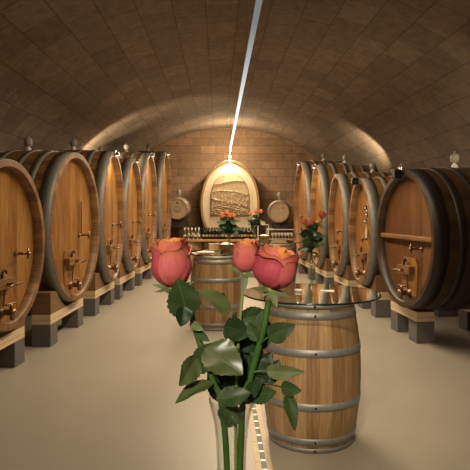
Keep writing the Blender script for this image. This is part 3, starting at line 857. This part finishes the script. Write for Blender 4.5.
def rose(label, base_px, top_px, h, r, stem_px, srad, yd, flare, seed, smat, leaves, sepal_px, sepal_mat='leaf_pale'):
    base = P(*base_px, yd); top = P(*top_px, yd - .004)
    root = thing('rose', label, 'rose', (VX, VY, GZ + .024), group='foreground roses')
    k = empty('tmp'); bpy.data.objects.remove(k)
    inv = Matrix.Translation((-VX, -VY, -GZ - .024))
    def L(p): return inv @ Vector(p)
    up = top - base
    pts = [L(p) for p in stem_px] + [L(base - up.normalized() * .012)]
    stem(root, pts, srad, smat)
    flower(root, L(base), up, h, r, flare, seed)
    calyx(root, L(base), up, r / .026, [(L(base + Vector((0, -.004, 0))), L(P(u, v, yd + dy)), w, (0, -1, .4)) for (u, v, dy, w) in sepal_px], sepal_mat)
    for (bu, bv, tu, tv, w, mt, o) in leaves:
        y0 = yd + o.get('y0', 0); y1 = yd + o.get('y1', 0)
        m = MB(); b, t2 = L(P(bu, bv, y0)), L(P(tu, tv, y1))
        leaf_mb(m, b, t2, w * yd / F, o.get('roll', 0), o.get('fold', .22), o.get('droop', .12), o.get('view'), .045, o.get('shape', .8), 16, 6)
        if 'stalk' in o:
            s = L(P(*o['stalk'], yd)); m.tube([s, (s + b) / 2 + Vector((0, -.001, .001)), b + (t2 - b) * .04], .0011, 6)
        m.build('leaf', M[mt], root)
    return root
vb = lambda dx, dy: Vector((VX + dx, VY + dy, GZ + .027))
rose('coral rose standing tallest, with yellow inner edges and a broad leaf below', (173, 288), (170, 240), .066, .0265,
     [vb(-.006, .0), P(227, 470, D), P(221, 402, D), P(214, 383, D), P(203, 352, D - .004), P(196, 331, D - .004), P(190, 312, D), P(180, 298, D)], .0042, D - .01, .13, 2, 'stem',
     [(188, 318, 178, 279, 33, 'leaf_mid', dict(y0=-.012, y1=-.03, roll=.15, fold=.10, shape=.8, stalk=(193, 322))),
      (184, 306, 181, 327, 17, 'leaf_dark', dict(y0=-.02, y1=-.024, roll=-.4, fold=.5, shape=.7)),
      (197, 357, 180, 386, 23, 'leaf_olive', dict(y0=0, y1=-.03, roll=-.5, fold=.3, stalk=(203, 350))),
      (213, 383, 174, 400, 20, 'leaf_olive', dict(y0=0, y1=-.02, roll=.9, fold=.3, droop=.3)),
      (196, 372, 213, 343, 24, 'leaf_mid', dict(y0=.004, y1=-.01, roll=-.3, fold=.2)),
      (205, 348, 243, 374, 38, 'leaf_olive', dict(y0=-.01, y1=-.035, roll=-.45, fold=.25, shape=.75, stalk=(203, 352))),
      (196, 332, 209, 341, 9, 'leaf_mid', dict(y0=-.004, y1=-.02)),
      (190, 323, 203, 330, 9, 'leaf_pale', dict(y0=-.008, y1=-.02)),
      (205, 355, 219, 385, 14, 'leaf_mid', dict(y0=.0, y1=.015, roll=1.0))],
     [(152, 284.5, -.01, .008), (155, 292, -.02, .0065), (196, 281, .0, .005), (166, 293, -.02, .005)])
rose('smallest of the foreground roses, coral bud on a pale stem, standing in the middle', (244.5, 273), (247, 240), .046, .0178,
     [vb(.004, .005), P(236, 470, D + .004), P(236, 400, D + .005), P(238, 345, D + .012), P(241, 310, D + .016), P(243, 288, D + .02)], .0023, D + .02, .06, 5, 'stem_pale',
     [(230, 312, 199, 289, 19, 'leaf_pale', dict(y0=0, y1=-.03, roll=.5, fold=.35, stalk=(238, 335), shape=.7)),
      (238, 320, 270, 313, 22, 'leaf_mid', dict(y0=0, y1=.01, roll=.3, fold=.2, shape=.75)),
      (226, 326, 250, 334, 24, 'leaf_dark', dict(y0=.0, y1=-.03, roll=.2)),
      (226, 340, 236, 312, 13, 'leaf_dark', dict(y0=.01, y1=-.0, roll=-.5)),
      (240, 350, 265, 325, 26, 'leaf_dark', dict(y0=.012, y1=.01, roll=-.3)),
      (238, 380, 222, 345, 26, 'leaf_dark', dict(y0=.012, y1=.014, roll=.5)),
      (236, 400, 240, 360, 34, 'leaf_dark', dict(y0=.02, y1=.012, roll=.2)),
      (232, 395, 222, 368, 20, 'leaf_dark', dict(y0=.015, y1=.008, roll=-.2)),
      (240, 372, 262, 344, 26, 'leaf_dark', dict(y0=.022, y1=.018, roll=.1)),
      (244, 404, 262, 362, 26, 'leaf_dark', dict(y0=.024, y1=.02, roll=-.1)),
      (222, 402, 210, 366, 20, 'leaf_dark', dict(y0=.02, y1=.018, roll=.1)),
      (240, 362, 252, 318, 26, 'leaf_dark', dict(y0=.026, y1=.024, roll=-.15)),
      (226, 400, 232, 376, 26, 'leaf_dark', dict(y0=.026, y1=.024, roll=.15)),
      (252, 396, 250, 366, 24, 'leaf_dark', dict(y0=.028, y1=.024, roll=.1))],
     [(229, 267, -.01, .008), (254, 277, -.015, .009), (244, 294, -.018, .0105), (266, 279, .0, .006)])
rose('deep coral rose with flared upper petals, leaning over the large barrel', (270.5, 289), (281, 249), .056, .0275,
     [vb(.003, -.005), P(240, 470, D - .003), P(243, 402, D - .006), P(250, 379, D - .01), P(262, 335, D - .02), P(268, 305, D - .022)], .0044, D - .025, .19, 9, 'stem',
     [(268, 337, 295, 325, 21, 'leaf_mid', dict(y0=-.002, y1=-.02, roll=.3, stalk=(261, 344), shape=.65, view=(0, -1, .5))),
      (266, 371, 305, 372.5, 16, 'leaf_pale', dict(y0=0, y1=-.02, roll=.3, shape=.6, stalk=(253, 372))),
      (281, 387, 301, 391, 15, 'leaf_mid', dict(y0=0, y1=-.02, roll=.2, stalk=(255, 382), shape=.7)),
      (287, 394, 296, 432, 15, 'leaf_mid', dict(y0=-.005, y1=-.02, roll=-.4, shape=.6)),
      (250, 384, 272, 352, 24, 'leaf_dark', dict(y0=.02, y1=.02, roll=.2)),
      (250, 352, 268, 380, 20, 'leaf_dark', dict(y0=.02, y1=.015, roll=-.2)),
      (246, 396, 276, 392, 20, 'leaf_mid', dict(y0=.01, y1=-.01, roll=.2, fold=.1)),
      (262, 384, 280, 360, 20, 'leaf_dark', dict(y0=.022, y1=.02, roll=.1)),
      (262, 350, 262, 310, 22, 'leaf_mid', dict(y0=.03, y1=.03, roll=-.2)),
      (246, 398, 262, 378, 14, 'leaf_dark', dict(y0=.0, y1=-.01, roll=-.2)),
      (216, 399, 250, 394, 20, 'leaf_mid', dict(y0=-.02, y1=-.03, roll=.1, fold=-.15, droop=.25, shape=.9)),
      (233, 404, 228, 428, 28, 'leaf_mid', dict(y0=.02, y1=.018, roll=.0, shape=.75)),
      (258, 341, 248, 322, 14, 'leaf_mid', dict(y0=.0, y1=.015, roll=-.5))],
     [(252, 289, -.02, .008), (277, 307, -.02, .0125), (291, 298, -.005, .008), (261, 297, -.01, .007)])

# ---- further bouquets
def far_vase(name, label, x, y, h, rb, rt):
    t = thing('glass_vase', label, 'vase', (x, y, GZ), group='slim glass vases with roses on the barrel tables')
    m = MB(); m.lathe([(0, .001), (rb, .001), (rb, .006), (rb * .45, .012), (rb * .42, .03), (rt * .8, h * .6), (rt, h), (rt - .002, h), (rt * .8 - .002, h * .6), (rb * .42 - .002, .032), (0, .030)], 20)
    m.build('vessel', M['glass'], t); return t
def far_rose(label, group, vx, vy, target, r, leaves, seed, small_leaf=.05):
    rnd = random.Random(seed); root = thing('rose', label, 'rose', (vx, vy, GZ + .035), group=group)
    b0 = Vector((rnd.uniform(-.004, .004), rnd.uniform(-.004, .004), .0)); tg = Vector(target) - Vector((vx, vy, GZ + .035))
    mid = Vector((b0.x * 1.5, b0.y, tg.z * .45)); mid2 = mid.lerp(tg, .55) + Vector((0, 0, .02))
    up = Vector((tg.x * .5, tg.y * .5 - .1 * tg.z, tg.z)).normalized(); base = tg - up * r * .9
    stem(root, [b0, mid, mid2, base], .0032)
    flower(root, base, up, r * 2.0, r, .12, seed, small=True)
    for i in range(leaves):
        t = rnd.uniform(.35, .82); p = mid.lerp(mid2, (t - .3) / .4) if t < .7 else mid2.lerp(base, (t - .7) / .3)
        a = rnd.uniform(0, 2 * PI); tip = p + Vector((math.cos(a) * small_leaf, math.sin(a) * small_leaf * .8, rnd.uniform(-.02, .03)))
        m = MB(); leaf_mb(m, p, tip, small_leaf * .6, rnd.uniform(-.5, .5), .2, .2, (math.cos(a + 1), -1, .7), .04, .75, 8, 3)
        m.build('leaf', M[rnd.choice(['leaf_dark', 'leaf_mid', 'leaf_mid'])], root)
Yv = 4.12; vx = (312 - 237) * Yv / F
far_vase('v', 'slim glass vase of roses on the large foreground barrel', vx, Yv, .24, .034, .03)
for lab, (u, v), r, s in (('small coral rose rising highest above the large foreground barrel', (322, 215), .029, 11), ('orange-coral rose lower in front, above the large foreground barrel', (310, 223), .031, 12), ('coral rose at the rear of the pair above the large foreground barrel', (304.5, 221.5), .026, 13)):
    far_rose(lab, 'roses on the large foreground barrel', vx, Yv, P(u, v, Yv + (.02 if s == 13 else 0)), r, 15, s, .085)
Yv = 7.42; vx = (229 - 237) * Yv / F
far_vase('v', 'slim glass vase of roses on the barrel with the bung', vx, Yv, .22, .035, .03)
for i, (u, v) in enumerate(((222.5, 216), (226, 213), (229.5, 216), (233.5, 216))):
    far_rose(['leftmost rose of the four-rose bunch on the bung barrel', 'highest rose of the four-rose bunch on the bung barrel', 'third rose from left, low in the four-rose bunch on the bung barrel', 'rightmost rose of the four-rose bunch on the bung barrel'][i], 'roses on the barrel with the bung', vx, Yv, P(u, v, Yv + .03 * (i == 1)), .036, 13, 20 + i, .12)
Yv = 9.95; vx = (254.5 - 237) * Yv / F
far_vase('v', 'slim glass vase of roses on the farthest barrel table', vx, Yv, .22, .035, .03)
for i, (u, v) in enumerate(((250, 214), (255.5, 211.5), (261, 211.5))):
    far_rose(['lowest rose of the farthest three-rose bunch', 'middle rose of the farthest three-rose bunch', 'rose leaning toward the small barrel in the farthest bunch'][i], 'roses on the farthest barrel table', vx, Yv, P(u, v, Yv), .034, 12, 30 + i, .12)
# small things on the near glass
t = thing('glass_dish', 'tiny glass dish of pale and dark pieces on the large foreground glass top', 'dish', (*P(298.5, 292, 3.93).xy, GZ))
m = MB(); m.lathe([(0, .001), (.022, .001), (.032, .016), (.030, .016), (.02, .004), (0, .004)], 18); m.build('bowl', M['glass_bright'], t)
m = MB(); rnd = random.Random(4)
for k in range(10):
    a = rnd.uniform(0, 6.28); q = rnd.uniform(0, .018); s = .005
    m.box((q * math.cos(a) - s, q * math.sin(a) - s, .006), (q * math.cos(a) + s, q * math.sin(a) + s, .006 + 2 * s), mi=k % 2, ch=.002)
m.build('pieces', [M['lab_blue'], M['paper']], t)
t = tag(MB().box((-.05, -.03, .0005), (.05, .03, .003)).build('reflection_card', M['paper']), 'small white card standing in for a reflection in the large foreground glass top', 'card')  # flat white slab stands in for a cask reflection in the glass
t.location = (*P(327, 291, 3.97).xy, GZ); t.rotation_euler = (0, 0, -.1)

# ------------------------------------------------------------------ lamps
sl = thing('strip_light', 'long thin glowing strip light hung below the vault', 'lamp', room(0, 0, 3.26), (0, 0, RA))
def strip_mat():
    m, nt, out = new_mat('strip_glow'); e = N(nt, 'ShaderNodeEmission')
    tc = N(nt, 'ShaderNodeTexCoord'); sp = N(nt, 'ShaderNodeSeparateXYZ'); nt.links.new(tc.outputs['Object'], sp.inputs[0])
    mr = N(nt, 'ShaderNodeMapRange'); mr.inputs[1].default_value = 6; mr.inputs[2].default_value = 15; mr.inputs[3].default_value = 0; mr.inputs[4].default_value = 1
    nt.links.new(sp.outputs[1], mr.inputs[0])
    nt.links.new(mix_c(nt, mr.outputs[0], (.84, .90, .92), (1, .93, .82)), e.inputs[0])
    st = N(nt, 'ShaderNodeMapRange'); st.inputs[1].default_value = 5; st.inputs[2].default_value = 14; st.inputs[3].default_value = .24; st.inputs[4].default_value = 2.2
    nt.links.new(sp.outputs[1], st.inputs[0]); nt.links.new(st.outputs[0], e.inputs[1])
    nt.links.new(e.outputs[0], out.inputs[0]); return m
m = MB(); m.box((-.024, 1.0, -.03), (.024, 15.4, -.005)); m.build('diffuser', strip_mat(), sl)
m = MB(); m.box((-.027, 1.0, -.0045), (.027, 15.4, .03), ch=.004); m.build('housing', M['steel'], sl)
for y in (2.5, 6.5, 10.5, 14.9):
    m = MB(); m.tube([(0, y, .03), (0, y, VC + VR - 3.26 - .01)], .002, 6); m.build('wire', M['steel'], sl)
def area(name, loc, rot, sx, sy, e, col, spread=180):
    l = bpy.data.lights.new(name, 'AREA'); l.shape = 'RECTANGLE'; l.size = sx; l.size_y = sy; l.energy = e; l.color = col; l.spread = R(spread)
    o = bpy.data.objects.new(name, l); C.objects.link(o); o.location = loc; o.rotation_euler = rot; return o
WARM = (1, .80, .56)
for (y, e) in ((-1.4, 8), (2.6, 22), (6.6, 160), (10.6, 160), (14.0, 85)):
    area('strip_lamp', room(0, y, 3.215), (0, 0, RA), .06, 3.8, e, WARM)
# direct lamps, with one added fill spot for the roses
def spot(loc, tgt, e, size, blend, col=WARM, soft=.05):
    l = bpy.data.lights.new('vault_or_fill_spot', 'SPOT'); l.energy = e; l.color = col; l.spot_size = R(size); l.spot_blend = blend; l.shadow_soft_size = soft
    o = bpy.data.objects.new('vault_or_fill_spot', l); C.objects.link(o); o.location = loc
    o.rotation_euler = (Vector(tgt) - Vector(loc)).to_track_quat('-Z', 'Y').to_euler(); return o
UPC = (1, .80, .52)
for sx in (-1, 1):
    spot(room(sx * 2.9, 11.2, 2.3), room(sx * 1.7, 14.6, 3.6), 185, 105, .6, UPC)
    spot(room(sx * 3.3, 5.2, 1.9), room(sx * 2.95, 7.2, 3.0), 75, 95, .9, UPC)
spot((.0, 1.0, 3.35), (.50, 3.6, .62), 340, 34, .8, (1, .78, .50), .10)
fs = spot((-.75, -2.6, 3.15), (.16, 1.9, 1.20), 560, 24, .9, (1, .88, .72), .12); fs.data.name = 'rose_fill_spot'  # unseen fill spot added behind the camera to brighten the roses
# halo lamp hanging at the end of the strip
t = thing('hanging_spot', 'little hanging spot at the far end of the strip light', 'lamp', (*room(0, 15.55, 0).xy, 3.09))
m = MB(); m.lathe([(0, .13), (.025, .13), (.03, .10), (.045, .02), (.045, .0), (.04, .0), (.03, .06), (0, .07)], 16); m.build('shade', M['steel'], t)
m = MB(); m.tube([(0, 0, .13), (0, 0, VC + VR - 3.08 - .02)], .003, 6); m.build('cable', M['black'], t)
m = MB(); m.lathe([(0, .01), (.02, .015), (.026, .035), (.015, .06), (0, .065)], 12); m.build('bulb', M['lens_on'], t)
l = bpy.data.lights.new('halo', 'POINT'); l.energy = 110; l.color = (1, .78, .52); l.shadow_soft_size = .05
o = bpy.data.objects.new('halo', l); C.objects.link(o); o.location = room(0, 15.95, 3.2)

w = bpy.data.worlds.new('W'); S.world = w; w.use_nodes = True
w.node_tree.nodes['Background'].inputs[0].default_value = (1, .8, .6, 1); w.node_tree.nodes['Background'].inputs[1].default_value = .004

# ------------------------------------------------------------------ camera
cam = bpy.data.cameras.new('camera'); co = bpy.data.objects.new('camera', cam); C.objects.link(co)
co.location = (0, 0, EYE); co.rotation_euler = (PI / 2, 0, 0)
cam.sensor_width = 36; cam.lens = F / 470 * 36; cam.clip_start = .02
cam.shift_x = -(U0 - 235) / 470; cam.shift_y = (V0 - 235) / 470
S.camera = co
S.view_settings.view_transform = 'Standard'; S.view_settings.look = 'None'
S.view_settings.exposure = 0; S.view_settings.gamma = 1; S.view_settings.use_curve_mapping = False
